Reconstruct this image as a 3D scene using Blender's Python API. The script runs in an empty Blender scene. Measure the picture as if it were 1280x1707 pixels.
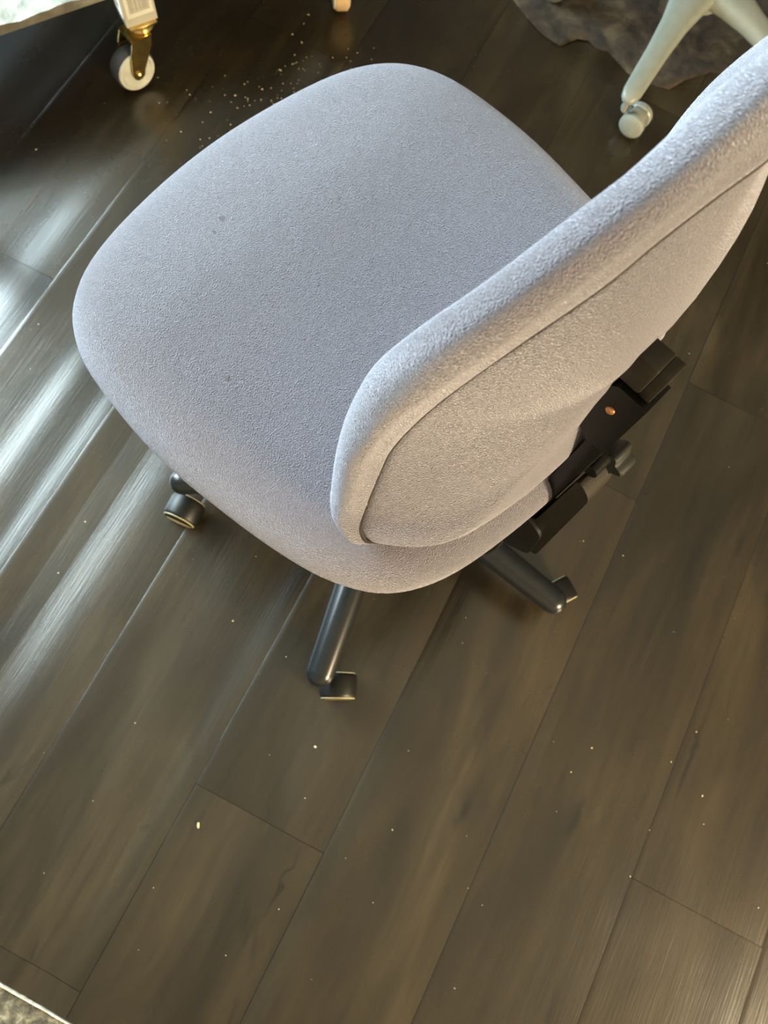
import bpy, bmesh, math, random
from mathutils import Vector, Matrix, noise
random.seed(7)
SC = bpy.context.scene
COL = SC.collection

# ------------------------------------------------------------------ camera
CAM_H = 1.18
cam_d = bpy.data.cameras.new('camera')
cam = bpy.data.objects.new('camera', cam_d)
COL.objects.link(cam)
cam_d.sensor_fit = 'VERTICAL'
cam_d.sensor_height = 9.8
cam_d.lens = 9.8 * 1250 / 1707
cam_d.clip_start = 0.02
cam_d.dof.use_dof = True
cam_d.dof.focus_distance = 0.62
cam_d.dof.aperture_fstop = 2.4
cr = Vector((0.88681436, 0.45527792, 0.07926105))      # image right, in the room
cd = Vector((0.45920995, -0.84892377, -0.26163841))    # image down
cf = Vector((-0.0518316, 0.26842216, -0.96190593))     # into the picture
m = Matrix((cr, -cd, -cf)).transposed().to_4x4()
m.translation = (0, 0, CAM_H)
cam.matrix_world = m
SC.camera = cam

# ------------------------------------------------------------------ world and lights
world = bpy.data.worlds.new('world')
SC.world = world
world.use_nodes = True
world.node_tree.nodes['Background'].inputs[0].default_value = (0.60, 0.75, 1.0, 1)
world.node_tree.nodes['Background'].inputs[1].default_value = 1.5
SC.view_settings.view_transform = 'Standard'
SC.view_settings.look = 'None'
SC.view_settings.gamma = 1
SC.view_settings.use_curve_mapping = False
SC.view_settings.exposure = 0.0

def area_light(name, loc, target, sx, sy, power, color):
    d = bpy.data.lights.new(name, 'AREA')
    d.shape = 'RECTANGLE'; d.size = sx; d.size_y = sy
    d.energy = power; d.color = color
    o = bpy.data.objects.new(name, d); COL.objects.link(o)
    o.location = loc
    o.rotation_euler = (Vector(target) - Vector(loc)).to_track_quat('-Z', 'Y').to_euler()
    return o
# daylight through the window of the left wall, an added low light, and a warm room lamp behind the viewer's right shoulder
area_light('window_daylight', (-2.27, 0.50, 1.78), (-0.9, 0.5, 1.78), 1.85, 0.92, 128, (0.76, 0.94, 0.97))
area_light('added_low_light', (-2.27, 0.85, 0.82), (-0.9, 0.85, 0.82), 1.30, 0.86, 210, (0.72, 0.92, 1.0))  # second light, added low in the opening to brighten the cushion rims
lamp_d = bpy.data.lights.new('room_lamp_light', 'POINT')
lamp_d.energy = 350; lamp_d.color = (1.0, 0.83, 0.54); lamp_d.shadow_soft_size = 0.2
lamp = bpy.data.objects.new('room_lamp_light', lamp_d); COL.objects.link(lamp)
lamp.location = (1.90, -0.38, 0.74)

# ------------------------------------------------------------------ helpers
def tag(o, label=None, cat=None, group=None, kind=None):
    if label: o['label'] = label
    if cat: o['category'] = cat
    if group: o['group'] = group
    if kind: o['kind'] = kind
    return o

def obj(name, bm, mat, parent=None, smooth=True, loc=None, soft=False):
    bmesh.ops.recalc_face_normals(bm, faces=bm.faces)
    me = bpy.data.meshes.new(name)
    bm.to_mesh(me); bm.free()
    if smooth:
        for p in me.polygons: p.use_smooth = True
        if not soft: me.set_sharp_from_angle(angle=math.radians(38))
    o = bpy.data.objects.new(name, me)
    for mm in (mat if isinstance(mat, (list, tuple)) else [mat]): me.materials.append(mm)
    COL.objects.link(o)
    if parent: o.parent = parent
    if loc: o.location = loc
    return o

def empty(name, loc, rz=0):
    o = bpy.data.objects.new(name, None)
    COL.objects.link(o); o.location = loc; o.rotation_euler = (0, 0, rz)
    o.empty_display_size = 0.05
    return o

def bm_box(bm, c, s, rot=None, bev=0.0, seg=2):
    r = bmesh.ops.create_cube(bm, size=1.0)
    vs = r['verts']
    M = Matrix.Translation(c) @ (rot.to_4x4() if rot else Matrix.Identity(4)) @ Matrix.Diagonal((s[0], s[1], s[2], 1))
    bmesh.ops.transform(bm, matrix=M, verts=vs)
    if bev > 0:
        es = set()
        for v in vs: es.update(v.link_edges)
        bmesh.ops.bevel(bm, geom=list(es), offset=bev, segments=seg, affect='EDGES', profile=0.5)

def box(c, s, rot=None, bev=0.0, seg=2):
    bm = bmesh.new(); bm_box(bm, c, s, rot, bev, seg); return bm

def loft(bm, rings, closed=True, cap0=False, cap1=False):
    rows = [[bm.verts.new(p) for p in r] for r in rings]
    n = len(rows[0])
    for a, b in zip(rows[:-1], rows[1:]):
        for i in range(n if closed else n - 1):
            j = (i + 1) % n
            bm.faces.new((a[i], a[j], b[j], b[i]))
    if cap0: bm.faces.new(rows[0][::-1])
    if cap1: bm.faces.new(rows[-1])
    return rows

def frame(d):
    d = d.normalized()
    up = Vector((0, 0, 1)) if abs(d.z) < 0.95 else Vector((1, 0, 0))
    a = d.cross(up).normalized(); b = a.cross(d).normalized()
    return a, b

def bm_tube(bm, pts, radii, n=20, flat=1.0, cap=True, round_end=False):
    pts = [Vector(p) for p in pts]
    radii = list(radii)
    if round_end:
        d = (pts[-1] - pts[-2]).normalized(); r = radii[-1]; e = pts[-1]
        for k in range(1, 7):
            a = k / 6 * math.pi / 2
            pts.append(e + d * r * math.sin(a)); radii.append(max(r * math.cos(a), r * 0.03))
    rings = []
    for i, p in enumerate(pts):
        d = pts[min(i + 1, len(pts) - 1)] - pts[max(i - 1, 0)]
        a, b = frame(d)
        rings.append([p + a * radii[i] * math.cos(t) + b * radii[i] * flat * math.sin(t)
                      for t in [2 * math.pi * k / n for k in range(n)]])
    loft(bm, rings, True, cap, cap)

def tube(pts, radii, n=20, flat=1.0, round_end=False):
    bm = bmesh.new(); bm_tube(bm, pts, radii, n, flat, True, round_end); return bm

def bm_lathe(bm, prof, M=Matrix.Identity(4), n=32):
    """prof: list of (radius, height) along local z"""
    rings = [[M @ Vector((max(r, 1e-5) * math.cos(t), max(r, 1e-5) * math.sin(t), h))
              for t in [2 * math.pi * k / n for k in range(n)]] for r, h in prof]
    loft(bm, rings, True, True, True)

def lathe(prof, M=Matrix.Identity(4), n=32):
    bm = bmesh.new(); bm_lathe(bm, prof, M, n); return bm

def axis_mat(origin, axis):
    q = Vector(axis).to_track_quat('Z', 'Y')
    return Matrix.Translation(origin) @ q.to_matrix().to_4x4()

def catmull(pts, mseg):
    n = len(pts); out = []
    P = [Vector(p) for p in pts]
    for i in range(n):
        a, b, c, d = P[i - 1], P[i], P[(i + 1) % n], P[(i + 2) % n]
        for k in range(mseg):
            s = k / mseg
            out.append(0.5 * ((2 * b) + (c - a) * s + (2 * a - 5 * b + 4 * c - d) * s * s + (3 * b - a - 3 * c + d) * s ** 3))
    return out

# ------------------------------------------------------------------ materials
def new_mat(name):
    m = bpy.data.materials.new(name); m.use_nodes = True
    nt = m.node_tree
    return m, nt, nt.nodes['Principled BSDF']

def N(nt, t, **kw):
    n = nt.nodes.new(t)
    for k, v in kw.items():
        if k.startswith('i_'): n.inputs[k[2:].replace('_', ' ')].default_value = v
        else: setattr(n, k, v)
    return n

def ramp(nt, stops):
    r = nt.nodes.new('ShaderNodeValToRGB')
    el = r.color_ramp.elements
    while len(el) < len(stops): el.new(0.5)
    for e, (p, c) in zip(el, stops):
        e.position = p; e.color = (*c, 1)
    return r

def plain(name, col, rough=0.5, metal=0.0, spec=0.5, var=0.06, scale=60, bump=0.0, bscale=400, coat=0.0):
    m, nt, b = new_mat(name)
    tc = N(nt, 'ShaderNodeTexCoord')
    ns = N(nt, 'ShaderNodeTexNoise'); ns.inputs['Scale'].default_value = scale; ns.inputs['Detail'].default_value = 4
    nt.links.new(tc.outputs['Object'], ns.inputs['Vector'])
    lo = tuple(max(0, c * (1 - var * 2)) for c in col); hi = tuple(min(1, c * (1 + var * 2)) for c in col)
    r = ramp(nt, [(0.3, lo), (0.7, hi)])
    nt.links.new(ns.outputs['Fac'], r.inputs[0]); nt.links.new(r.outputs[0], b.inputs['Base Color'])
    b.inputs['Roughness'].default_value = rough; b.inputs['Metallic'].default_value = metal
    b.inputs['Specular IOR Level'].default_value = spec
    b.inputs['Coat Weight'].default_value = coat
    if bump > 0:
        n2 = N(nt, 'ShaderNodeTexNoise'); n2.inputs['Scale'].default_value = bscale
        nt.links.new(tc.outputs['Object'], n2.inputs['Vector'])
        bp = N(nt, 'ShaderNodeBump'); bp.inputs['Strength'].default_value = bump; bp.inputs['Distance'].default_value = 0.0006
        nt.links.new(n2.outputs['Fac'], bp.inputs['Height']); nt.links.new(bp.outputs[0], b.inputs['Normal'])
    return m

def fabric_mat():
    m, nt, b = new_mat('lavender_grey_crepe_fabric')
    tc = N(nt, 'ShaderNodeTexCoord')
    # crepe relief: short wriggling ridges about a millimetre apart
    wob = N(nt, 'ShaderNodeTexNoise'); wob.inputs['Scale'].default_value = 330; wob.inputs['Detail'].default_value = 2
    nt.links.new(tc.outputs['Object'], wob.inputs['Vector'])
    mx = N(nt, 'ShaderNodeVectorMath', operation='MULTIPLY_ADD')
    mx.inputs[1].default_value = (0.0016, 0.0016, 0.0016)
    nt.links.new(wob.outputs['Color'], mx.inputs[0]); nt.links.new(tc.outputs['Object'], mx.inputs[2])
    vo = N(nt, 'ShaderNodeTexVoronoi', feature='F1'); vo.inputs['Scale'].default_value = 900
    nt.links.new(mx.outputs[0], vo.inputs['Vector'])
    n3 = N(nt, 'ShaderNodeTexNoise'); n3.inputs['Scale'].default_value = 900; n3.inputs['Detail'].default_value = 2; n3.inputs['Distortion'].default_value = 0.5
    nt.links.new(tc.outputs['Object'], n3.inputs['Vector'])
    add = N(nt, 'ShaderNodeMath', operation='ADD')
    nt.links.new(vo.outputs['Distance'], add.inputs[0]); nt.links.new(n3.outputs['Fac'], add.inputs[1])
    bp = N(nt, 'ShaderNodeBump'); bp.inputs['Strength'].default_value = 1.0; bp.inputs['Distance'].default_value = 0.0018
    nt.links.new(add.outputs[0], bp.inputs['Height']); nt.links.new(bp.outputs[0], b.inputs['Normal'])
    # colour: fine thread mottling, slightly darker in the hollows
    big = N(nt, 'ShaderNodeTexNoise'); big.inputs['Scale'].default_value = 9; big.inputs['Detail'].default_value = 3
    nt.links.new(tc.outputs['Object'], big.inputs['Vector'])
    r = ramp(nt, [(0.35, (0.118, 0.103, 0.134)), (0.95, (0.198, 0.175, 0.212))])
    nt.links.new(add.outputs[0], r.inputs[0])
    mix = N(nt, 'ShaderNodeMix', data_type='RGBA', blend_type='MULTIPLY'); mix.inputs[0].default_value = 0.25
    nt.links.new(r.outputs[0], mix.inputs[6]); nt.links.new(big.outputs['Fac'], mix.inputs[7])
    nt.links.new(mix.outputs[2], b.inputs['Base Color'])
    b.inputs['Roughness'].default_value = 0.55
    b.inputs['Specular IOR Level'].default_value = 0.5
    b.inputs['Sheen Weight'].default_value = 1.0
    b.inputs['Sheen Roughness'].default_value = 0.4
    b.inputs['Sheen Tint'].default_value = (0.86, 0.88, 1.0, 1)
    return m

KNOTS = [(0.250, -0.025, 0.010, 0.032, 0.22), (0.262, -0.012, 0.030, 0.055, 0.6), (0.405, 0.040, 0.009, 0.045, 0.22), (0.395, 0.01, 0.028, 0.08, 0.6),
         (0.535, 0.20, 0.0045, 0.080, 0.25), (0.058, -0.23, 0.0035, 0.06, 0.35), (-0.262, -0.27, 0.0022, 0.05, 0.6), (-0.30, 0.12, 0.012, 0.02, 0.7)]
def plank_mat():
    m, nt, b = new_mat('dark_smoked_oak_plank')
    oi = N(nt, 'ShaderNodeObjectInfo')
    tc = N(nt, 'ShaderNodeTexCoord')
    geo = N(nt, 'ShaderNodeNewGeometry')
    off = N(nt, 'ShaderNodeVectorMath', operation='SCALE'); off.inputs['Scale'].default_value = 9.0
    comb = N(nt, 'ShaderNodeCombineXYZ')
    for i in range(3): nt.links.new(oi.outputs['Random'], comb.inputs[i])
    nt.links.new(comb.outputs[0], off.inputs[0])
    va = N(nt, 'ShaderNodeVectorMath', operation='ADD')
    nt.links.new(geo.outputs['Position'], va.inputs[0]); nt.links.new(off.outputs[0], va.inputs[1])
    def noise_(sx, sy, scale, det=6, dist=0.0, rough=0.55):
        mp = N(nt, 'ShaderNodeMapping'); mp.inputs['Scale'].default_value = (sx, sy, 1)
        nt.links.new(va.outputs[0], mp.inputs['Vector'])
        n = N(nt, 'ShaderNodeTexNoise'); n.inputs['Scale'].default_value = scale; n.inputs['Detail'].default_value = det
        n.inputs['Distortion'].default_value = dist; n.inputs['Roughness'].default_value = rough
        nt.links.new(mp.outputs[0], n.inputs['Vector']); return n
    broad = noise_(1, 0.28, 9, 5, 0.6)
    grain = noise_(1, 0.05, 95, 6, 0.3)
    pores = noise_(1, 0.04, 420, 3, 0.0)
    r1 = ramp(nt, [(0.30, (0.009, 0.0055, 0.002)), (0.50, (0.021, 0.014, 0.006)), (0.72, (0.042, 0.029, 0.014))])
    nt.links.new(broad.outputs['Fac'], r1.inputs[0])
    r2 = ramp(nt, [(0.30, (0.62, 0.60, 0.58)), (0.62, (1.08, 1.06, 1.0))])
    nt.links.new(grain.outputs['Fac'], r2.inputs[0])
    mx = N(nt, 'ShaderNodeMix', data_type='RGBA', blend_type='MULTIPLY'); mx.inputs[0].default_value = 0.75
    nt.links.new(r1.outputs[0], mx.inputs[6]); nt.links.new(r2.outputs[0], mx.inputs[7])
    # sparse dark knots and cracks
    kn = noise_(1, 0.32, 7.5, 3, 2.2)
    r3 = ramp(nt, [(0.675, (1, 1, 1)), (0.73, (0.42, 0.45, 0.42))])
    nt.links.new(kn.outputs['Fac'], r3.inputs[0])
    mk = N(nt, 'ShaderNodeMix', data_type='RGBA', blend_type='MULTIPLY'); mk.inputs[0].default_value = 0.8
    nt.links.new(mx.outputs[2], mk.inputs[6]); nt.links.new(r3.outputs[0], mk.inputs[7])
    # a few drawn knots and cracks of the printed wood, where the boards have them
    last = mk.outputs[2]
    wn = N(nt, 'ShaderNodeTexNoise'); wn.inputs['Scale'].default_value = 38; wn.inputs['Detail'].default_value = 5
    nt.links.new(geo.outputs['Position'], wn.inputs['Vector'])
    wv = N(nt, 'ShaderNodeVectorMath', operation='MULTIPLY_ADD'); wv.inputs[1].default_value = (0.030, 0.030, 0)
    wv.inputs[2].default_value = (-0.015, -0.015, 0)
    nt.links.new(wn.outputs['Color'], wv.inputs[0])
    wp = N(nt, 'ShaderNodeVectorMath', operation='ADD')
    nt.links.new(geo.outputs['Position'], wp.inputs[0]); nt.links.new(wv.outputs[0], wp.inputs[1])
    for cx, cy, rx, ry, dark in KNOTS:
        sb = N(nt, 'ShaderNodeVectorMath', operation='SUBTRACT'); sb.inputs[1].default_value = (cx, cy, 0)
        nt.links.new(wp.outputs[0], sb.inputs[0])
        ml = N(nt, 'ShaderNodeVectorMath', operation='MULTIPLY'); ml.inputs[1].default_value = (1 / rx, 1 / ry, 0)
        nt.links.new(sb.outputs[0], ml.inputs[0])
        ln = N(nt, 'ShaderNodeVectorMath', operation='LENGTH'); nt.links.new(ml.outputs[0], ln.inputs[0])
        rk = ramp(nt, [(0.35, (dark, dark * 1.02, dark)), (1.0, (1, 1, 1))])
        nt.links.new(ln.outputs['Value'], rk.inputs[0])
        mm = N(nt, 'ShaderNodeMix', data_type='RGBA', blend_type='MULTIPLY'); mm.inputs[0].default_value = 1.0
        nt.links.new(last, mm.inputs[6]); nt.links.new(rk.outputs[0], mm.inputs[7]); last = mm.outputs[2]
    # each board its own tone
    tone = N(nt, 'ShaderNodeMapRange'); tone.inputs['To Min'].default_value = 0.82; tone.inputs['To Max'].default_value = 1.2
    nt.links.new(oi.outputs['Random'], tone.inputs['Value'])
    sc = N(nt, 'ShaderNodeVectorMath', operation='SCALE')
    nt.links.new(last, sc.inputs[0]); nt.links.new(tone.outputs[0], sc.inputs['Scale'])
    # fine pale dust film
    du = N(nt, 'ShaderNodeTexNoise'); du.inputs['Scale'].default_value = 6; du.inputs['Detail'].default_value = 8
    nt.links.new(geo.outputs['Position'], du.inputs['Vector'])
    nt.links.new(sc.outputs[0], b.inputs['Base Color'])
    rr = N(nt, 'ShaderNodeMapRange'); rr.inputs['To Min'].default_value = 0.22; rr.inputs['To Max'].default_value = 0.33
    nt.links.new(du.outputs['Fac'], rr.inputs['Value']); nt.links.new(rr.outputs[0], b.inputs['Roughness'])
    b.inputs['Specular IOR Level'].default_value = 0.8
    ad = N(nt, 'ShaderNodeMath', operation='ADD')
    nt.links.new(grain.outputs['Fac'], ad.inputs[0]); nt.links.new(pores.outputs['Fac'], ad.inputs[1])
    bp = N(nt, 'ShaderNodeBump'); bp.inputs['Strength'].default_value = 0.35; bp.inputs['Distance'].default_value = 0.0006
    nt.links.new(ad.outputs[0], bp.inputs['Height']); nt.links.new(bp.outputs[0], b.inputs['Normal'])
    return m

def mottled(name, a, b_, c, scale, rough=0.9, bump=0.8, bdist=0.002, bscale=None):
    m, nt, b = new_mat(name)
    tc = N(nt, 'ShaderNodeTexCoord')
    n1 = N(nt, 'ShaderNodeTexNoise'); n1.inputs['Scale'].default_value = scale; n1.inputs['Detail'].default_value = 7; n1.inputs['Distortion'].default_value = 0.8
    nt.links.new(tc.outputs['Object'], n1.inputs['Vector'])
    r = ramp(nt, [(0.36, a), (0.52, b_), (0.68, c)])
    nt.links.new(n1.outputs['Fac'], r.inputs[0]); nt.links.new(r.outputs[0], b.inputs['Base Color'])
    b.inputs['Roughness'].default_value = rough
    n2 = N(nt, 'ShaderNodeTexNoise'); n2.inputs['Scale'].default_value = bscale or scale * 3; n2.inputs['Detail'].default_value = 5
    nt.links.new(tc.outputs['Object'], n2.inputs['Vector'])
    bp = N(nt, 'ShaderNodeBump'); bp.inputs['Strength'].default_value = bump; bp.inputs['Distance'].default_value = bdist
    nt.links.new(n2.outputs['Fac'], bp.inputs['Height']); nt.links.new(bp.outputs[0], b.inputs['Normal'])
    return m

FABRIC = fabric_mat()
PLANK = plank_mat()
BLACK_PLASTIC = plain('black_plastic', (0.008, 0.008, 0.007), 0.42, spec=0.3, bump=0.25, bscale=900)
BLACK_GLOSS = plain('glossy_black_enamel', (0.010, 0.012, 0.013), 0.26, spec=0.45)
BLACK_METAL = plain('satin_black_steel', (0.005, 0.005, 0.004), 0.36, spec=0.22)
BROWN_PLASTIC = plain('brown_black_plastic', (0.016, 0.012, 0.006), 0.5, spec=0.3, bump=0.3, bscale=700)
KNOB_MAT = plain('grey_black_knob_plastic', (0.014, 0.015, 0.011), 0.6, spec=0.3)
TREAD = plain('khaki_wheel_tread', (0.42, 0.37, 0.20), 0.5)
COPPER = plain('copper_screw', (0.55, 0.28, 0.13), 0.35, metal=0.8)
GROOVE = plain('dark_seam_shadow', (0.03, 0.025, 0.025), 0.95)
GREY_PLASTIC = plain('warm_grey_plastic', (0.235, 0.25, 0.215), 0.36, var=0.03)
GREY_PLASTIC_DARK = plain('darker_grey_plastic', (0.22, 0.22, 0.18), 0.45, var=0.03)
WHITE_PAINT = plain('white_painted_wood', (0.46, 0.44, 0.37), 0.5, var=0.05, scale=30, bump=0.3, bscale=60)
ROUGH_WHITE = mottled('brushed_white_paint', (0.13, 0.12, 0.09), (0.22, 0.20, 0.15), (0.30, 0.28, 0.22), 22, 0.55, 1.0, 0.004, 30)
WHITE_HUB = plain('off_white_wheel_hub', (0.50, 0.50, 0.42), 0.45)
BRASS = plain('polished_brass', (0.62, 0.46, 0.17), 0.22, metal=1.0, var=0.12, scale=80)
RUBBER = plain('black_rubber_tyre', (0.03, 0.032, 0.034), 0.6)
CREAM = plain('cream_plastic', (0.66, 0.62, 0.48), 0.5)
TAN = plain('tan_wheel', (0.58, 0.40, 0.20), 0.55)
LABEL_WHITE = plain('white_sticker_paper', (0.62, 0.60, 0.50), 0.6, var=0.02)
LABEL_GREY = plain('grey_printed_bars', (0.36, 0.34, 0.28), 0.6, var=0.02)
CARPET = mottled('mottled_beige_carpet', (0.055, 0.045, 0.028), (0.14, 0.115, 0.07), (0.30, 0.26, 0.18), 75, 0.95, 1.0, 0.003)
RUG = mottled('brown_mottled_rug_pile', (0.016, 0.012, 0.008), (0.042, 0.030, 0.018), (0.085, 0.066, 0.04), 20, 0.95, 1.0, 0.004)
STRIP = plain('worn_white_strip', (0.62, 0.58, 0.45), 0.5, var=0.2, scale=120)
SUBFLOOR = plain('dark_underlay', (0.012, 0.009, 0.006), 0.9)
WALL = plain('warm_wall_paint', (0.26, 0.20, 0.14), 0.85, bump=0.3)
CEIL = plain('ceiling_paint', (0.30, 0.27, 0.21), 0.9)
DARK_WALL = plain('darkened_wall_paint', (0.07, 0.05, 0.03), 0.8)  # far wall coloured darker to dim what the floor reflects there
FRAMEW = plain('white_window_frame', (0.7, 0.7, 0.68), 0.4)
CRUMB = plain('pale_crumb', (0.55, 0.46, 0.28), 0.8)
SPOT = plain('faint_grey_stain', (0.16, 0.14, 0.16), 0.9)

# ------------------------------------------------------------------ floor of individual planks
X0, X1, Y0, Y1 = -2.31, 2.1, -0.503, 3.1
floor = obj('floor', box(((X0 + X1) / 2, (Y0 + Y1) / 2, -0.03), (X1 - X0, Y1 - Y0, 0.05)), SUBFLOOR, smooth=False)
tag(floor, kind='structure')
PW = 0.2115
SEAM0 = 0.093
joints = {0: -0.168, -4: 0.427, 3: 0.005}       # row -> where one butt joint lies (row k spans SEAM0+(k-1)PW .. SEAM0+k*PW)

# the boards are slightly crowned and wavy across the grain: (x of a slope facing the window, half width, steepness)
WAVES = [(-1.42, .03, .05), (-1.18, .03, .06), (-0.98, .03, .05), (-0.805, .030, .095), (-0.645, .024, .13), (-0.562, .017, .13), (-0.42, .050, .225),
         (-0.245, .030, .018), (-0.145, .018, .12), (0.106, .014, .12), (0.25, .05, .02), (0.42, .05, .03), (0.62, .05, .03), (0.9, .05, .03), (1.2, .05, .03)]
def ramp_int(x, y):
    t = 0.0
    for i, (c, w, a) in enumerate(WAVES):
        cc = c + 0.012 * noise.noise(Vector((y * 1.6, i * 3.1, 0)))
        t += a * w * 0.886 * math.erf((x - cc) / w)
    return t
def warp(x, y, x0, x1):
    a, b = ramp_int(x0, y), ramp_int(x1, y)
    s = (x - x0) / (x1 - x0)
    return ramp_int(x, y) - (a * (1 - s) + b * s)

def plank(x0, x1, y0, y1, row):
    g = 0.0003
    bm = bmesh.new()
    nx = 34
    prof = []
    tilt = random.uniform(-0.0012, 0.0012)
    ph = row * 3.7 + 0.4
    sx_list = [0, 0.003] + [0.003 + 0.994 * q / (nx - 2) for q in range(1, nx - 2)] + [0.997, 1.0]
    nyseg = max(2, int((y1 - y0) / 0.10))
    rows = []
    for j in range(nyseg + 1):
        y = y0 + g + (y1 - y0 - 2 * g) * j / nyseg
        line = []
        for i in range(nx + 1):
            s = i / nx
            s = sx_list[i]; x = x0 + g + (x1 - x0 - 2 * g) * s
            e = s * (x1 - x0)
            z = warp(x, y, x0, x1)
            z += 0.0014 * noise.noise(Vector((x * 14 + row * 5.1, y * 1.3, row * 2.3)))
            z += tilt * (s - 0.5)
            z -= 0.0002 * max(0, 1 - e / 0.0006)
            line.append(bm.verts.new((x, y, z)))
        rows.append(line)
    for a, b in zip(rows[:-1], rows[1:]):
        for i in range(nx): bm.faces.new((a[i], a[i + 1], b[i + 1], b[i]))
    # sides down to the underlay
    border = rows[0] + [r[-1] for r in rows[1:]] + rows[-1][-2::-1] + [r[0] for r in rows[-2:0:-1]]
    low = [bm.verts.new((v.co.x, v.co.y, -0.0048)) for v in border]
    n = len(border)
    for i in range(n): bm.faces.new((border[i], low[i], low[(i + 1) % n], border[(i + 1) % n]))
    bm.faces.new(low)
    return obj('plank', bm, PLANK, floor)

k0 = math.floor((X0 - SEAM0) / PW); k1 = math.ceil((X1 - SEAM0) / PW)
for k in range(k0, k1 + 1):
    xa = max(X0, SEAM0 + (k - 1) * PW); xb = min(X1, SEAM0 + k * PW)
    if xb - xa < 0.03: continue
    j = joints.get(k, None)
    if j is None: j = -0.9 + (k * 0.437 % 1.22) - 0.35 * (k % 2)
    L = 1.22 if k not in (0, 1, 2) else 1.5
    if k in (1, 2): j = -1.2 + 0.25 * k
    while j > Y0: j -= L
    ys = [Y0]
    while j < Y1:
        j += L
        if j > Y0 + 0.02: ys.append(min(j, Y1))
    for a, b in zip(ys[:-1], ys[1:]):
        if b - a > 0.02: plank(xa, xb, a, b, k)

# carpet beyond the floor edge, with a worn white strip between
carpet = obj('carpet', box((-0.10, -1.15, -0.024), (4.4, 1.285, 0.044), bev=0.004), CARPET)
tag(carpet, 'mottled beige carpet along the straight end of the dark plank floor, lower left corner', 'carpet')
bm = bmesh.new()
x = X0
while x < X1:
    L = random.uniform(0.02, 0.06)
    bm_box(bm, (x + L / 2, -0.5058 + random.uniform(-0.0004, 0.0004), -0.003), (L, random.uniform(0.0012, 0.0026), 0.0075))
    x += L
trim = tag(obj('trim_1', bm, STRIP, smooth=False), kind='structure')

# room shell
def struct(name, c, s, mat):
    return tag(obj(name, box(c, s), mat, smooth=False), kind='structure')
struct('wall_right', (2.13, 0.65, 1.35), (0.06, 5.0, 2.8), WALL)
struct('wall_far', (-0.2, 3.13, 1.35), (4.6, 0.06, 2.8), DARK_WALL)
struct('wall_near', (-0.2, -1.83, 1.35), (4.6, 0.06, 2.8), WALL)
struct('ceiling', (-0.2, 0.65, 2.78), (4.72, 5.0, 0.06), CEIL)
# window wall with an opening
wl = bmesh.new()
wy0, wy1, wz0, wz1 = -0.46, 1.54, 0.36, 2.28
bm_box(wl, (-2.35, (-1.86 + wy0) / 2, 1.35), (0.06, wy0 + 1.86, 2.8))
bm_box(wl, (-2.35, (wy1 + 3.16) / 2, 1.35), (0.06, 3.16 - wy1, 2.8))
bm_box(wl, (-2.35, (wy0 + wy1) / 2, (-0.05 + wz0) / 2), (0.06, wy1 - wy0, wz0 + 0.05))
bm_box(wl, (-2.35, (wy0 + wy1) / 2, (wz1 + 2.75) / 2), (0.06, wy1 - wy0, 2.75 - wz1))
tag(obj('wall_left', wl, WALL, smooth=False), kind='structure')
wf = bmesh.new()
for yy in (wy0 + 0.02, (wy0 + wy1) / 2, wy1 - 0.02): bm_box(wf, (-2.35, yy, (wz0 + wz1) / 2), (0.05, 0.04, wz1 - wz0))
for zz in (wz0 + 0.02, wz1 - 0.02): bm_box(wf, (-2.35, (wy0 + wy1) / 2, zz), (0.05, wy1 - wy0, 0.04))
win = tag(obj('window_1', wf, FRAMEW, smooth=False), kind='structure')


# ------------------------------------------------------------------ the swivel chair
CHX, CHY = -0.078, 0.359
PHI = math.atan2(0.3009, -0.9536)
chair = empty('swivel_chair', (CHX, CHY, 0), PHI)
tag(chair, 'lavender grey fabric swivel chair with black five-star base in the middle of the floor', 'chair')
W0 = 0.018                                           # upholstery sits a little off the column
def L(u, w, z): return Vector((u, -w, z))            # u forward, w to the sitter's left, z up

# --- seat cushion
half = [(0.3566, 0.0), (0.3492, 0.0862), (0.3276, 0.1756), (0.2932, 0.2316), (0.2411, 0.2627), (0.1697, 0.2753), (0.0945, 0.2785), (0.0216, 0.2718),
        (-0.0505, 0.2602), (-0.1072, 0.2434), (-0.1526, 0.2136), (-0.1812, 0.1634), (-0.196, 0.0883)]
full = half + [(-0.2022, 0.0)] + [(a, -b) for a, b in half[:0:-1]]
SEAT = catmull([(a, b, 0) for a, b in full], 5)
SEAT_C = Vector((0.07, 0, 0))
def seat_ring(scale, z, inset=0.0):
    r = []
    for p in SEAT:
        d = p - SEAT_C
        q = SEAT_C + d * scale - d.normalized() * inset
        drop = 0.030 * max(0.0, (q.x - 0.17) / 0.17) ** 2 if z > 0.455 else 0.012 * max(0.0, (q.x - 0.17) / 0.17) ** 2
        side = 0.006 * (abs(q.y) / 0.28) ** 4
        dish = -0.006 * math.exp(-((q.x - 0.02) ** 2 + q.y ** 2) / 0.02)
        r.append(L(q.x + 0.007, q.y + W0, z + 0.009 - drop - (side if z > 0.455 else 0) + (dish if z > 0.49 else 0)))
    return r
bm = bmesh.new()
rings = [seat_ring(s, 0.5035) for s in (0.02, 0.15, 0.3, 0.45, 0.58, 0.68, 0.76)]
for inset, z in ((0.052, 0.5025), (0.040, 0.5005), (0.029, 0.497), (0.020, 0.492), (0.0125, 0.4855), (0.0065, 0.478), (0.002, 0.469),
                 (0.0, 0.460), (0.0015, 0.451), (0.006, 0.443), (0.013, 0.437)):
    rings.append(seat_ring(1.0, z, inset))
loft(bm, rings, True, True, False)
seat = obj('seat', bm, FABRIC, chair, soft=True)
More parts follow.
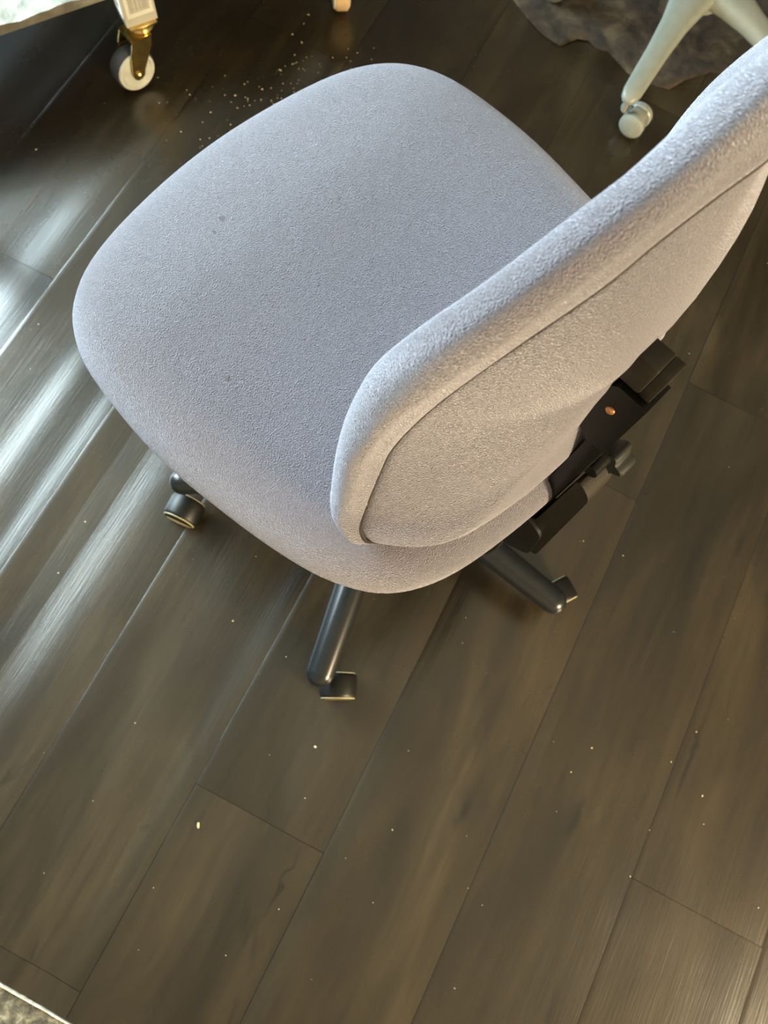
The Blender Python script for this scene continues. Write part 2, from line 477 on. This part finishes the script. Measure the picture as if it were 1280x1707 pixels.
# piping under the rim and plastic pan
bm = bmesh.new()
loft(bm, [seat_ring(1.0, 0.4372, 0.010), seat_ring(1.0, 0.432, 0.014), seat_ring(1.0, 0.425, 0.030), seat_ring(1.0, 0.415, 0.07), seat_ring(0.3, 0.412)], True, True, True)
obj('seat_pan', bm, BLACK_PLASTIC, chair)

# --- backrest
rim_h = [(0, .926, -.113), (.031, .922, -.113), (.062, .914, -.111), (.092, .900, -.105), (.143, .865, -.091), (.173, .825, -.078), (.184, .765, -.062),
         (.190, .705, -.056), (.197, .640, -.056), (.206, .570, -.062), (.216, .536, -.077), (.200, .514, -.092), (.105, .511, -.105), (0, .511, -.11)]
seam_h = [(0, .888, -.148), (.029, .880, -.143), (.058, .865, -.137), (.087, .845, -.131), (.119, .800, -.115), (.140, .755, -.101), (.156, .710, -.090),
          (.167, .660, -.082), (.174, .625, -.081), (.192, .560, -.086), (.205, .531, -.096), (.192, .520, -.112), (.100, .517, -.145), (0, .517, -.155)]
def mirror(h): return h + [(-a, b, c) for a, b, c in h[-2:0:-1]]
def tuck(v):
    zs = [.50, .53, .57, .64, .705, .765, .825, .865, .90, .93]
    ds = [.002, .0026, .007, .0085, .011, .014, .0155, .019, .019, .019]
    z = v[1]
    for k in range(len(zs) - 1):
        if z <= zs[k + 1]:
            t = max(0, (z - zs[k]) / (zs[k + 1] - zs[k])); return (v[0], v[1], v[2] - (ds[k] * (1 - t) + ds[k + 1] * t))
    return (v[0], v[1], v[2] - ds[-1])
_rp = mirror([tuck(v) for v in rim_h])
_nh = len(rim_h)
# the upholstery's far side stands back a little: the chair back is slightly twisted
FARSIGN = 1
_rp = [(a, b, c - 0.009 * min(1, max(0, FARSIGN * a) / 0.15) * min(1, max(0, (b - 0.55) / 0.1))) for a, b, c in _rp]
RIM = catmull(_rp, 6); SEAM = catmull(mirror(seam_h), 6)     # vectors (w, z, u)
BC = Vector((0, 0.70, 0))
def B(v): return L(v.z, v.x + W0, v.y)
def out_dir(i):
    d = RIM[i] - BC; d.z = 0
    return d.normalized()
nB = len(RIM)
front_rings = []
cu = -0.092
def front_pt(i, s):
    r = RIM[i]
    u_edge = r.z + 0.020
    q = BC + Vector((r.x - BC.x, r.y - BC.y, 0)) * s
    t = s ** 2.2
    q.z = cu * (1 - t) + u_edge * t
    return q
rings = [[B(front_pt(i, s)) for i in range(nB)] for s in (0.02, 0.2, 0.4, 0.6, 0.75, 0.86)]
for dd, du in ((0.016, 0.0205), (0.009, 0.018), (0.0035, 0.012), (0.0008, 0.006), (0, 0)):
    rings.append([B(RIM[i] - out_dir(i) * dd + Vector((0, 0, du))) for i in range(nB)])
for t in (0.15, 0.3, 0.45, 0.6, 0.74, 0.86, 0.95):
    bul = (math.sin(math.pi * t) + 0.55 * math.sin(math.pi * t) * (1 - t)) * (1 - 0.62 * math.exp(-((t - 0.63) / 0.16) ** 2))
    rr = []
    for i in range(nB):
        p = RIM[i].lerp(SEAM[i], t)
        ln = (RIM[i] - SEAM[i]).length
        p = p + (out_dir(i) * 0.12 + Vector((0, 0, -0.10))) * ln * bul
        rr.append(B(p))
    rings.append(rr)
rings.append([B(SEAM[i] + Vector((0, 0, 0.0))) for i in range(nB)])
rings.append([B(SEAM[i] - out_dir(i) * 0.004 + Vector((0, 0, 0.006))) for i in range(nB)])
bm = bmesh.new(); loft(bm, rings, True, True, False)
back = obj('backrest', bm, FABRIC, chair, soft=True)
# back cover: a second, domed upholstered panel set in the seam
rings = []
UBS = [(.40, -.192), (.53, -.190), (.555, -.186), (.585, -.175), (.615, -.167), (.67, -.165), (.73, -.167), (.80, -.162), (.85, -.155), (.95, -.150)]
def dome_pt(i, s):
    e = SEAM[i] - out_dir(i) * 0.0022 + Vector((0, 0, 0.001))
    d = Vector((e.x - BC.x, e.y - BC.y, 0))
    vert = abs(d.y) / max(d.length, 1e-6)
    p = 2.3 + 2.2 * vert ** 2
    if d.y < 0: p += 2.0 * vert
    q = BC + d * s
    ub = -0.150
    for (za, ua), (zb, ub_) in zip(UBS[:-1], UBS[1:]):
        if za <= q.y <= zb: ub = ua + (ub_ - ua) * (q.y - za) / (zb - za)
    if e.x > 0 and q.y < 0.64:
        k = min(1, q.x / 0.09); ub = ub * (1 - k) + max(ub, -0.164) * k
    q.z = e.z + (ub - e.z) * (1 - s ** p)
    return q
rings.append([B(SEAM[i] - out_dir(i) * 0.0065 + Vector((0, 0, 0.013))) for i in range(nB)])
rings.append([B(SEAM[i] - out_dir(i) * 0.0040 + Vector((0, 0, 0.004))) for i in range(nB)])
for s in (0.988, 0.972, 0.95, 0.92, 0.88, 0.83, 0.77, 0.7, 0.6, 0.48, 0.34, 0.2, 0.02):
    rings.append([B(dome_pt(i, s)) for i in range(nB)])
bm = bmesh.new(); loft(bm, rings, True, False, True)
cover = obj('back_cover', bm, FABRIC, chair, soft=True)
# dark strip laid in the seam, its colour standing for the groove's shadow
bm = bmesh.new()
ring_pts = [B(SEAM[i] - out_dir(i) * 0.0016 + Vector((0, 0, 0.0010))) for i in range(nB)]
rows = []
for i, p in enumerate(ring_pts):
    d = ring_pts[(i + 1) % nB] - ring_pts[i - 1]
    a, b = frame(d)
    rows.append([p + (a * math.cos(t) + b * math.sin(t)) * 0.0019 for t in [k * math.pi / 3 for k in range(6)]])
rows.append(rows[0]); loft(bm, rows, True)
obj('seam_shadow', bm, GROOVE, back)

# --- back support bar
def cbox(u0, u1, w0, w1, z0, z1): return ((u0 + u1) / 2, -(w0 + w1) / 2, (z0 + z1) / 2), (u1 - u0, w1 - w0, z1 - z0)
c_, s_ = cbox(-0.1965, -0.178, -0.010, 0.012, 0.30, 0.70)
bar = obj('back_support_bar', box(c_, s_, bev=0.002), BLACK_METAL, chair)
# bracket that widens towards the back shell, with its copper screw
bm = bmesh.new()
prof = [(-0.1965, .615), (-0.1965, .702), (-0.170, .702), (-0.162, .694), (-0.160, .630), (-0.176, .615)]
loft(bm, [[L(u, -0.013, z) for u, z in prof], [L(u, 0.015, z) for u, z in prof]], True, True, True)
br = obj('bracket', bm, BLACK_METAL, chair, smooth=False)
sc_ = obj('screw', lathe([(0.0, 0.0028), (0.0022, 0.0026), (0.0038, 0.0012), (0.004, 0)], axis_mat(L(-0.1765, -0.013, 0.672), L(0, -1, 0)), 16), COPPER, br)
# brown plastic sleeve on the bar's top
bm = bmesh.new()
c_, s_ = cbox(-0.1835, -0.160, -0.011, 0.010, 0.706, 0.742); bm_box(bm, c_, s_, bev=0.003)
c_, s_ = cbox(-0.1925, -0.1830, -0.009, 0.010, 0.704, 0.740); bm_box(bm, c_, s_, bev=0.0012)
obj('sleeve', bm, BROWN_PLASTIC, chair)
# lower housing: rounded open casting round the bar
bm = bmesh.new()
c_, s_ = cbox(-0.214, -0.150, -0.012, -0.006, 0.30, 0.36)
prof = []
def rounded(pts, r, seg=5):
    out = []
    n = len(pts)
    for i in range(n):
        p0, p1, p2 = Vector(pts[i - 1]), Vector(pts[i]), Vector(pts[(i + 1) % n])
        a = (p0 - p1).normalized() * r; b = (p2 - p1).normalized() * r
        for k in range(seg + 1):
            t = k / seg
            out.append(tuple((p1 + a) * (1 - t) ** 2 + 2 * p1 * t * (1 - t) + (p1 + b) * t * t))
    return out
prof = rounded([(-0.229, .330), (-0.219, .540), (-0.199, .555), (-0.199, .41), (-0.165, .40), (-0.165, .325)], 0.010)
loft(bm, [[L(u, -0.016, z) for u, z in prof], [L(u, 0.018, z) for u, z in prof]], True, True, True)
obj('bar_housing', bm, BROWN_PLASTIC, chair)
bm = bmesh.new()
prof = rounded([(-0.222, .325), (-0.216, .40), (-0.19, .41), (-0.10, .415), (-0.10, .335), (-0.19, .295)], 0.012)
loft(bm, [[L(u, -0.020, z) for u, z in prof], [L(u, 0.022, z) for u, z in prof]], True, True, True)
obj('bar_receiver', bm, BLACK_PLASTIC, chair)
# cover lever under the receiver
obj('cable_pin', tube([L(-0.188, -0.015, 0.300), L(-0.190, -0.018, 0.26), L(-0.187, -0.022, 0.225)], [0.003, 0.0035, 0.003], 10), BLACK_PLASTIC, chair)
# star knob
bm = bmesh.new()
def star(w, k=1.0):
    r = []
    for i in range(60):
        t = 2 * math.pi * i / 60
        rad = (0.0170 + 0.0033 * math.cos(5 * t)) * k
        r.append(L(-0.2045 + rad * math.cos(t + 0.5), w, 0.552 + rad * math.sin(t + 0.5)))
    return r
loft(bm, [star(0.015, 0.9), star(0.017), star(0.034), star(0.037, 0.93)], True, True, True)
knob = obj('knob', bm, KNOB_MAT, chair)
obj('knob_stem', tube([L(-0.2, -0.005, 0.560), L(-0.2, 0.02, 0.560)], [0.008, 0.008], 12), BLACK_METAL, chair)

# --- mechanism, column, star base
bm = bmesh.new()
c_, s_ = cbox(-0.13, 0.10, -0.05, 0.09, 0.35, 0.42); bm_box(bm, c_, s_, bev=0.012)
obj('tilt_mechanism', bm, BLACK_METAL, chair)
obj('support_arm', tube([L(-0.05, 0.02, 0.35), L(-0.12, 0.02, 0.34), L(-0.17, 0.02, 0.32)], [0.022, 0.022, 0.022], 12, 0.5), BLACK_METAL, chair)
obj('gas_column', lathe([(0.027, 0.08), (0.027, 0.22), (0.025, 0.222), (0.025, 0.23), (0.014, 0.232), (0.014, 0.35)]), BLACK_METAL, chair)
obj('base_hub', lathe([(0.024, 0.062), (0.034, 0.066), (0.040, 0.085), (0.040, 0.118), (0.034, 0.128), (0.028, 0.131)]), BLACK_GLOSS, chair)
ang0 = math.radians(-80.7) - PHI
caster_dirs = {}
def caster(parent, pos, axis_deg, M_hood, M_tread, r=0.0255, wid=0.038, name='caster'):
    """hooded twin-wheel caster; axis_deg is the wheel axle direction"""
    a = math.radians(axis_deg)
    ax = Vector((math.cos(a), math.sin(a), 0)); fw = Vector((-math.sin(a), math.cos(a), 0)); up = Vector((0, 0, 1))
    P = Vector(pos); P.z = r
    bm = bmesh.new()
    prof = []
    for k in range(17):
        t = math.radians(-8) + math.radians(196) * k / 16
        prof.append((r * 1.06 * math.cos(t), r * 1.06 * math.sin(t)))
    rings = []
    for h, sc in ((-wid / 2 - 0.001, 0.86), (-wid / 2 + 0.002, 0.97), (-wid / 2 + 0.006, 1.02), (wid / 2 - 0.006, 1.02), (wid / 2 - 0.002, 0.97), (wid / 2 + 0.001, 0.86)):
        rings.append([P + ax * h + fw * x * sc + up * y * sc for x, y in prof])
    loft(bm, rings, True, True, True)
    hood = obj(name, bm, M_hood, parent)
    for s in (-1, 1):
        Mx = axis_mat(P + ax * s * (wid / 2 - 0.0075), ax * s)
        obj('wheel', lathe([(0.004, -0.004), (r - 0.003, -0.004), (r, -0.002), (r, 0.007), (r - 0.003, 0.0085), (r - 0.006, 0.0075), (0.004, 0.0075)], Mx, 28), M_tread, hood)
    return hood
# wheel-axle headings read off the photo for the three casters in view, others trailing freely
world_axle = [-63.5, 90 + 54, 30, 100, 93 - 180]
tips = []
for k in range(5):
    a = math.radians((-81.2, -9.8, 62.0, 134.0, -150.4)[k]) - PHI
    d = Vector((math.cos(a), math.sin(a), 0)); side = Vector((-d.y, d.x, 0))
    pts = [d * 0.028 + Vector((0, 0, 0.104)), d * 0.10 + Vector((0, 0, 0.102)), d * 0.20 + Vector((0, 0, 0.092)), d * 0.311 + Vector((0, 0, 0.079))]
    bm = tube(pts, [0.024, 0.024, 0.0225, 0.0205], 20, 0.9, True)
    leg = obj('leg', bm, BLACK_GLOSS, chair)
    aw = math.radians(world_axle[k]) - PHI
    ax = Vector((math.cos(aw), math.sin(aw), 0))
    stem = d * 0.307
    trail = [0.022, 0.018, 0.02, 0.02, 0.016][k]
    fwd = Vector((-ax.y, ax.x, 0))
    sgn = [1, 1, 1, 1, 1][k]
    obj('stem', tube([stem + Vector((0, 0, 0.045)), stem + Vector((0, 0, 0.075))], [0.0055, 0.0055], 10), BLACK_METAL, leg)
    cp = d * 0.318 + side * 0.030
    ca = caster(chair, (cp.x, cp.y, 0), math.degrees(aw), BLACK_PLASTIC, TREAD)
    ca.name = 'caster'

# small stains on the seat fabric (flat discs proud of the cloth by a hair)
STAINS = [(0.243, -0.049, 0.0034), (0.236, -0.066, 0.0016), (0.1075, -0.1655, 0.0028)]
def stain(u, w, z, r):
    bm = bmesh.new()
    ring = []
    for i in range(14):
        t = 2 * math.pi * i / 14
        rr = r * (1 + 0.3 * math.sin(3 * t + u * 90))
        ring.append(L(u + rr * math.cos(t), w + rr * 0.8 * math.sin(t), 0))
    lo = [p + Vector((0, 0, z - 0.001)) for p in ring]; hi = [p + Vector((0, 0, z + 0.0004)) for p in ring]
    loft(bm, [lo, hi], True, True, True)
    return obj('stain', bm, SPOT, seat)

from mathutils.bvhtree import BVHTree
_me = seat.data
_bvh = BVHTree.FromPolygons([v.co for v in _me.vertices], [p.vertices for p in _me.polygons])
for su, sw, sr in STAINS:
    q = L(su, sw, 1.0)
    hit = _bvh.ray_cast(q, Vector((0, 0, -1)))[0]
    stain(su, sw, hit.z, sr)

# ------------------------------------------------------------------ grey swivel chair base, upper right
gch = empty('grey_chair_base', (0.0, 1.53, 0.0054))
tag(gch, 'warm grey plastic five-star chair base on twin casters behind the lavender chair', 'chair base')
obj('base_hub', lathe([(0.03, 0.075), (0.055, 0.08), (0.062, 0.10), (0.058, 0.135), (0.045, 0.15), (0.03, 0.153)]), GREY_PLASTIC, gch)
obj('gas_column', lathe([(0.026, 0.14), (0.026, 0.33), (0.014, 0.335), (0.014, 0.46)]), GREY_PLASTIC_DARK, gch)
for k in range(5):
    a = math.radians(-94 + 72 * k)
    d = Vector((math.cos(a), math.sin(a), 0)); sd = Vector((-d.y, d.x, 0)); up = Vector((0, 0, 1))
    bm = bmesh.new()
    rings = []
    for R_, wd, zt, th in ((0.03, 0.046, 0.135, 0.045), (0.08, 0.036, 0.132, 0.04), (0.13, 0.027, 0.124, 0.034), (0.20, 0.0215, 0.112, 0.028), (0.27, 0.0195, 0.101, 0.024),
                           (0.295, 0.0185, 0.097, 0.023), (0.308, 0.0155, 0.093, 0.020), (0.316, 0.010, 0.088, 0.013), (0.319, 0.003, 0.084, 0.004)):
        c0 = d * R_ + up * (zt - th / 2)
        rings.append([c0 + sd * wd * (abs(math.cos(t)) ** 0.75) * (1 if math.cos(t) > 0 else -1) + up * th / 2 * (abs(math.sin(t)) ** 0.75) * (1 if math.sin(t) > 0 else -1)
                      for t in [2 * math.pi * i / 24 for i in range(24)]])
    loft(bm, rings, True, True, True)
    leg = obj('leg', bm, GREY_PLASTIC, gch)
    st = d * 0.298
    obj('stem', tube([st + up * 0.045, st + up * 0.085], [0.0055, 0.0055], 10), GREY_PLASTIC_DARK, leg)
    cp = st + Vector((0.029, 0.013, 0))
    # open twin-wheel caster: two disc wheels and a bridge with a ring
    axd = 262 if k == 0 else 262 + 50 * k
    aa = math.radians(axd); ax = Vector((math.cos(aa), math.sin(aa), 0)); r = 0.0245
    P = Vector((cp.x, cp.y, r))
    bridge = obj('caster', box(P + up * 0.006, (0.03, 0.022, 0.034), Matrix.Rotation(aa + math.pi / 2, 3, 'Z'), 0.006), GREY_PLASTIC_DARK, gch)
    for s in (-1, 1):
        Mx = axis_mat(P + ax * s * 0.015, ax * s)
        obj('wheel', lathe([(0.004, -0.006), (r - 0.002, -0.006), (r, -0.004), (r, 0.005), (r - 0.004, 0.0085), (r * 0.5, 0.0105), (0.0005, 0.011)], Mx, 28), GREY_PLASTIC, bridge)
    fw = Vector((-ax.y, ax.x, 0))
    bm = bmesh.new()
    rc = P + Vector((-0.0245, 0.0118, 0.004))
    rows = []
    for i in range(21):
        t = 2 * math.pi * i / 20
        c0 = rc + (fw * math.cos(t) + up * math.sin(t)) * 0.0105
        rad = (fw * math.cos(t) + up * math.sin(t))
        rows.append([c0 + (rad * math.cos(q) + ax * math.sin(q)) * 0.003 for q in [j * math.pi / 4 for j in range(8)]])
    loft(bm, rows, True)
    obj('brake_ring', bm, GREY_PLASTIC, bridge)

# ------------------------------------------------------------------ white workbench on brass casters, upper left
bd = Vector((0.55, 0.835, 0)).normalized(); bi = Vector((-bd.y, bd.x, 0))
BA = math.atan2(bd.y, bd.x)
leg0 = Vector((-0.841, 0.886, 0))
bench = empty('rolling_workbench', leg0, BA)
tag(bench, 'white painted workbench standing on brass casters at the upper left corner', 'workbench')
def BL(a, b, z): return Vector((a, b, z))     # along the front, into the bench, up
leg_as = [-0.46, 0.0, 0.40]
WL = 0.057; WD = 0.038
for b_ in (0.0, 0.52):
    for a_ in leg_as:
        lg = obj('leg', box(BL(a_, b_, 0.44), (WL, WD, 0.64), bev=0.0015), WHITE_PAINT, bench)
        if b_ == 0.0:
            # raised white frame with grey bars, on two faces
            for sx, sy in ((0, -1), (-1, 0)):
                bmf = bmesh.new(); bmg = bmesh.new()
                def fb(bm_, h0, h1, z0, z1, dep):
                    hc, hw = (h0 + h1) / 2, (h1 - h0)
                    if sy: bm_box(bm_, BL(a_ + hc, b_ - WD / 2 - dep / 2 + 0.0005, (z0 + z1) / 2), (hw, dep, z1 - z0))
                    else: bm_box(bm_, BL(a_ - WL / 2 - dep / 2 + 0.0005, b_ + hc * 0.66, (z0 + z1) / 2), (dep, hw * 0.66, z1 - z0))
                fb(bmf, -0.024, 0.024, 0.137, 0.145, 0.002); fb(bmf, -0.024, 0.024, 0.212, 0.220, 0.002)
                fb(bmf, -0.024, -0.018, 0.145, 0.212, 0.002); fb(bmf, 0.018, 0.024, 0.145, 0.212, 0.002)
                for hh, ww in ((-0.0125, 0.006), (-0.004, 0.003), (0.003, 0.0025), (0.011, 0.009)): fb(bmg, hh - ww / 2, hh + ww / 2, 0.147, 0.210, 0.0012)
                st_ = obj('sticker', bmf, LABEL_WHITE, lg, smooth=False)
                obj('printed_bars', bmg, LABEL_GREY, lg, smooth=False)
        # caster
        P0 = BL(a_, b_, 0)
        plate = obj('caster', box(P0 + Vector((0, 0, 0.1185)), (0.05, 0.05, 0.003), bev=0.001), BRASS, bench)
        obj('bearing_race', lathe([(0.012, 0.100), (0.021, 0.101), (0.0235, 0.105), (0.021, 0.109), (0.022, 0.112), (0.018, 0.117), (0.01, 0.118)], Matrix.Translation(P0)), BRASS, plate)
        cream = a_ > 0.3 and b_ == 0.0
        ca = math.radians(-24) - BA + (0 if a_ == 0 and b_ == 0 else random.uniform(-1, 1))
        if cream: ca = math.radians(-147) - BA
        ax = Vector((math.cos(ca), math.sin(ca), 0)); fw = Vector((-ax.y, ax.x, 0)); up = Vector((0, 0, 1))
        C = P0 - fw * (0.038 if not cream else 0.016) + ax * (0.006 if not cream else 0.0) + up * 0.0395
        if cream: C = C + Vector((-0.006, -0.018, 0))
        bm = bmesh.new()
        for s in (-1, 1):
            # fork cheek: plate tapering down to the axle
            pr = [(0.002, 0.060), (0.040, 0.060), (0.038, 0.045), (0.014, 0.004), (0.011, -0.006), (0.004, -0.011), (-0.004, -0.011), (-0.010, -0.006), (-0.012, 0.004), (-0.006, 0.040)]
            loft(bm, [[C + ax * (s * 0.0185) + fw * x + up * z for x, z in pr], [C + ax * (s * 0.0215) + fw * x + up * z for x, z in pr]], True, True, True)
        prt = [(-0.0215, 0.0585), (0.0215, 0.060), (0.0215, 0.064), (-0.0215, 0.064)]
        loft(bm, [[C + ax * x + up * z + fw * 0.002 for x, z in prt], [C + ax * x + up * z + fw * 0.042 for x, z in prt]], True, True, True)
        obj('fork', bm, BRASS, plate, smooth=False)
        obj('tyre', lathe([(0.030, -0.0135), (0.036, -0.0140), (0.0395, -0.011), (0.0395, 0.009), (0.037, 0.0125), (0.030, 0.0125)], axis_mat(C, ax), 36), TAN if cream else RUBBER, plate)
        obj('wheel', lathe([(0.004, -0.0165), (0.012, -0.017), (0.014, -0.014), (0.028, -0.013), (0.033, -0.0158), (0.0365, -0.0125), (0.0365, 0.0125), (0.035, 0.0158), (0.031, 0.0162), (0.028, 0.0135), (0.012, 0.014), (0.004, 0.0142)], axis_mat(C, ax), 36), CREAM if cream else WHITE_HUB, plate)
        obj('axle_bolt', lathe([(0.006, -0.025), (0.006, 0.025), (0.004, 0.0265), (0.001, 0.027)], axis_mat(C, ax), 12), BRASS, plate)
# lower shelf and top
bm = bmesh.new()
nA, nBb = 60, 26
A0, A1, B0, B1 = -0.60, 0.43, 0.022, 0.50
rows = []
for i in range(nA + 1):
    a = A0 + (A1 - A0) * i / nA; line = []
    for j in range(nBb + 1):
        b = B0 + (B1 - B0) * j / nBb
        z = 0.165 + 0.004 * noise.noise(Vector((a * 18, b * 30, 1.7))) + 0.003 * noise.noise(Vector((a * 50, b * 50, 3)))
        if j in (0, nBb) or i in (0, nA): z -= 0.002
        line.append(bm.verts.new((a, b, z)))
    rows.append(line)
for p, q in zip(rows[:-1], rows[1:]):
    for j in range(nBb): bm.faces.new((p[j], p[j + 1], q[j + 1], q[j]))
border = rows[0] + [r[-1] for r in rows[1:]] + rows[-1][-2::-1] + [r[0] for r in rows[-2:0:-1]]
low = [bm.verts.new((v.co.x, v.co.y, 0.148)) for v in border]
for i in range(len(border)): bm.faces.new((border[i], low[i], low[(i + 1) % len(border)], border[(i + 1) % len(border)]))
bm.faces.new(low)
obj('lower_shelf', bm, ROUGH_WHITE, bench)
obj('benchtop', box(BL(0.0, 0.26, 0.775), (1.0, 0.62, 0.03), bev=0.003), WHITE_PAINT, bench)

# ------------------------------------------------------------------ rug beneath the grey base
edge = [(-0.62, 1.62), (-0.50, 1.54), (-0.40, 1.475), (-0.335, 1.425), (-0.281, 1.392), (-0.235, 1.370), (-0.195, 1.364), (-0.172, 1.40), (-0.150, 1.408), (-0.128, 1.398), (-0.105, 1.404),
        (-0.080, 1.392), (-0.050, 1.376), (-0.020, 1.372), (0.012, 1.376), (0.040, 1.384), (0.058, 1.42), (0.10, 1.47), (0.2, 1.50), (0.34, 1.50), (0.55, 1.52)]
bm = bmesh.new()
n = 18
rows = []
for i, (ex, ey) in enumerate(edge):
    line = [bm.verts.new((ex, ey, 0.001))]
    for j in range(n + 1):
        y = ey + 0.006 + (2.35 - ey) * (j / n) ** 1.3
        z = 0.0042 + 0.001 * noise.noise(Vector((ex * 14, y * 14, 0)))
        line.append(bm.verts.new((ex + 0.02 * j / n, y, z)))
    rows.append(line)
for p, q in zip(rows[:-1], rows[1:]):
    for j in range(len(p) - 1): bm.faces.new((p[j], q[j], q[j + 1], p[j + 1]))
border = rows[0] + [r[-1] for r in rows[1:]] + rows[-1][-2::-1] + [r[0] for r in rows[-2:0:-1]]
low = [bm.verts.new((v.co.x, v.co.y, 0.0)) for v in border]
for i in range(len(border)): bm.faces.new((border[i], low[i], low[(i + 1) % len(border)], border[(i + 1) % len(border)]))
bm.faces.new(low)
rug = obj('rug', bm, RUG)
tag(rug, 'rumpled brown mottled rug under the grey chair base at the top', 'rug')

# ------------------------------------------------------------------ crumbs on the planks
bm = bmesh.new()
def crumb(x, y, s, elong=1.0):
    r = bmesh.ops.create_icosphere(bm, subdivisions=1, radius=1.0)
    for v in r['verts']:
        v.co *= random.uniform(0.75, 1.2)
    M = Matrix.Translation((x, y, s * 0.35 + 0.0008)) @ Matrix.Rotation(random.uniform(0, 6.28), 4, 'Z') @ Matrix.Diagonal((s * elong, s, s * 0.5, 1))
    bmesh.ops.transform(bm, matrix=M, verts=r['verts'])
CRUMBS = [(0.012, -0.044, 0.0018, 1.5), (-0.086, -0.215, 0.002, 2.4), (-0.190, 0.062, 0.0012, 1.5), (0.390, 0.147, 0.0015, 1), (0.375, 0.100, 0.0012, 1), (0.510, 0.185, 0.0012, 1), (0.530, 0.245, 0.0012, 1), (0.572, 0.161, 0.0013, 1.6), (0.588, 0.124, 0.001, 1), (0.513, 0.006, 0.001, 1), (0.168, -0.095, 0.001, 1.5), (0.704, 0.053, 0.001, 1), (-0.926, 0.632, 0.0015, 1.6), (-0.727, 0.343, 0.0012, 1), (-0.641, 1.016, 0.002, 2.2), (-0.648, 0.959, 0.0015, 1.6), (-0.684, 0.920, 0.0015, 1.6), (-0.638, 1.096, 0.0018, 1.4), (-0.663, 1.104, 0.0016, 1.4), (-0.660, 1.163, 0.0015, 1.8), (-0.657, 1.139, 0.0012, 1.5), (0.250, 0.442, 0.0012, 1), (0.319, 0.451, 0.0012, 1), (0.033, -0.114, 0.0008, 1), (0.071, -0.260, 0.0008, 1), (0.034, -0.343, 0.0008, 1), (-0.472, 0.090, 0.0012, 1.3), (-0.241, -0.135, 0.0009, 1), (-0.463, 0.002, 0.0012, 1), (-0.091, 0.052, 0.0009, 1)]
for x, y, s, e in CRUMBS: crumb(x, y, s, e)
for i in range(130):                                   # the sprinkle at the far side of the seat
    x = random.gauss(-0.60, 0.06); y = random.gauss(0.97, 0.10)
    crumb(x - (y - 0.97) * -0.5, y, random.choice((0.0006, 0.0008, 0.001, 0.0013)), random.uniform(1, 1.8))
for i in range(170):
    crumb(random.uniform(-1.3, 0.9), random.uniform(-0.48, 1.3), random.uniform(0.0003, 0.0007), random.uniform(1, 1.6))
cr_o = obj('crumbs', bm, CRUMB, smooth=False)
tag(cr_o, 'pale crumbs and grit scattered over the dark plank floor', 'crumbs', kind='stuff')
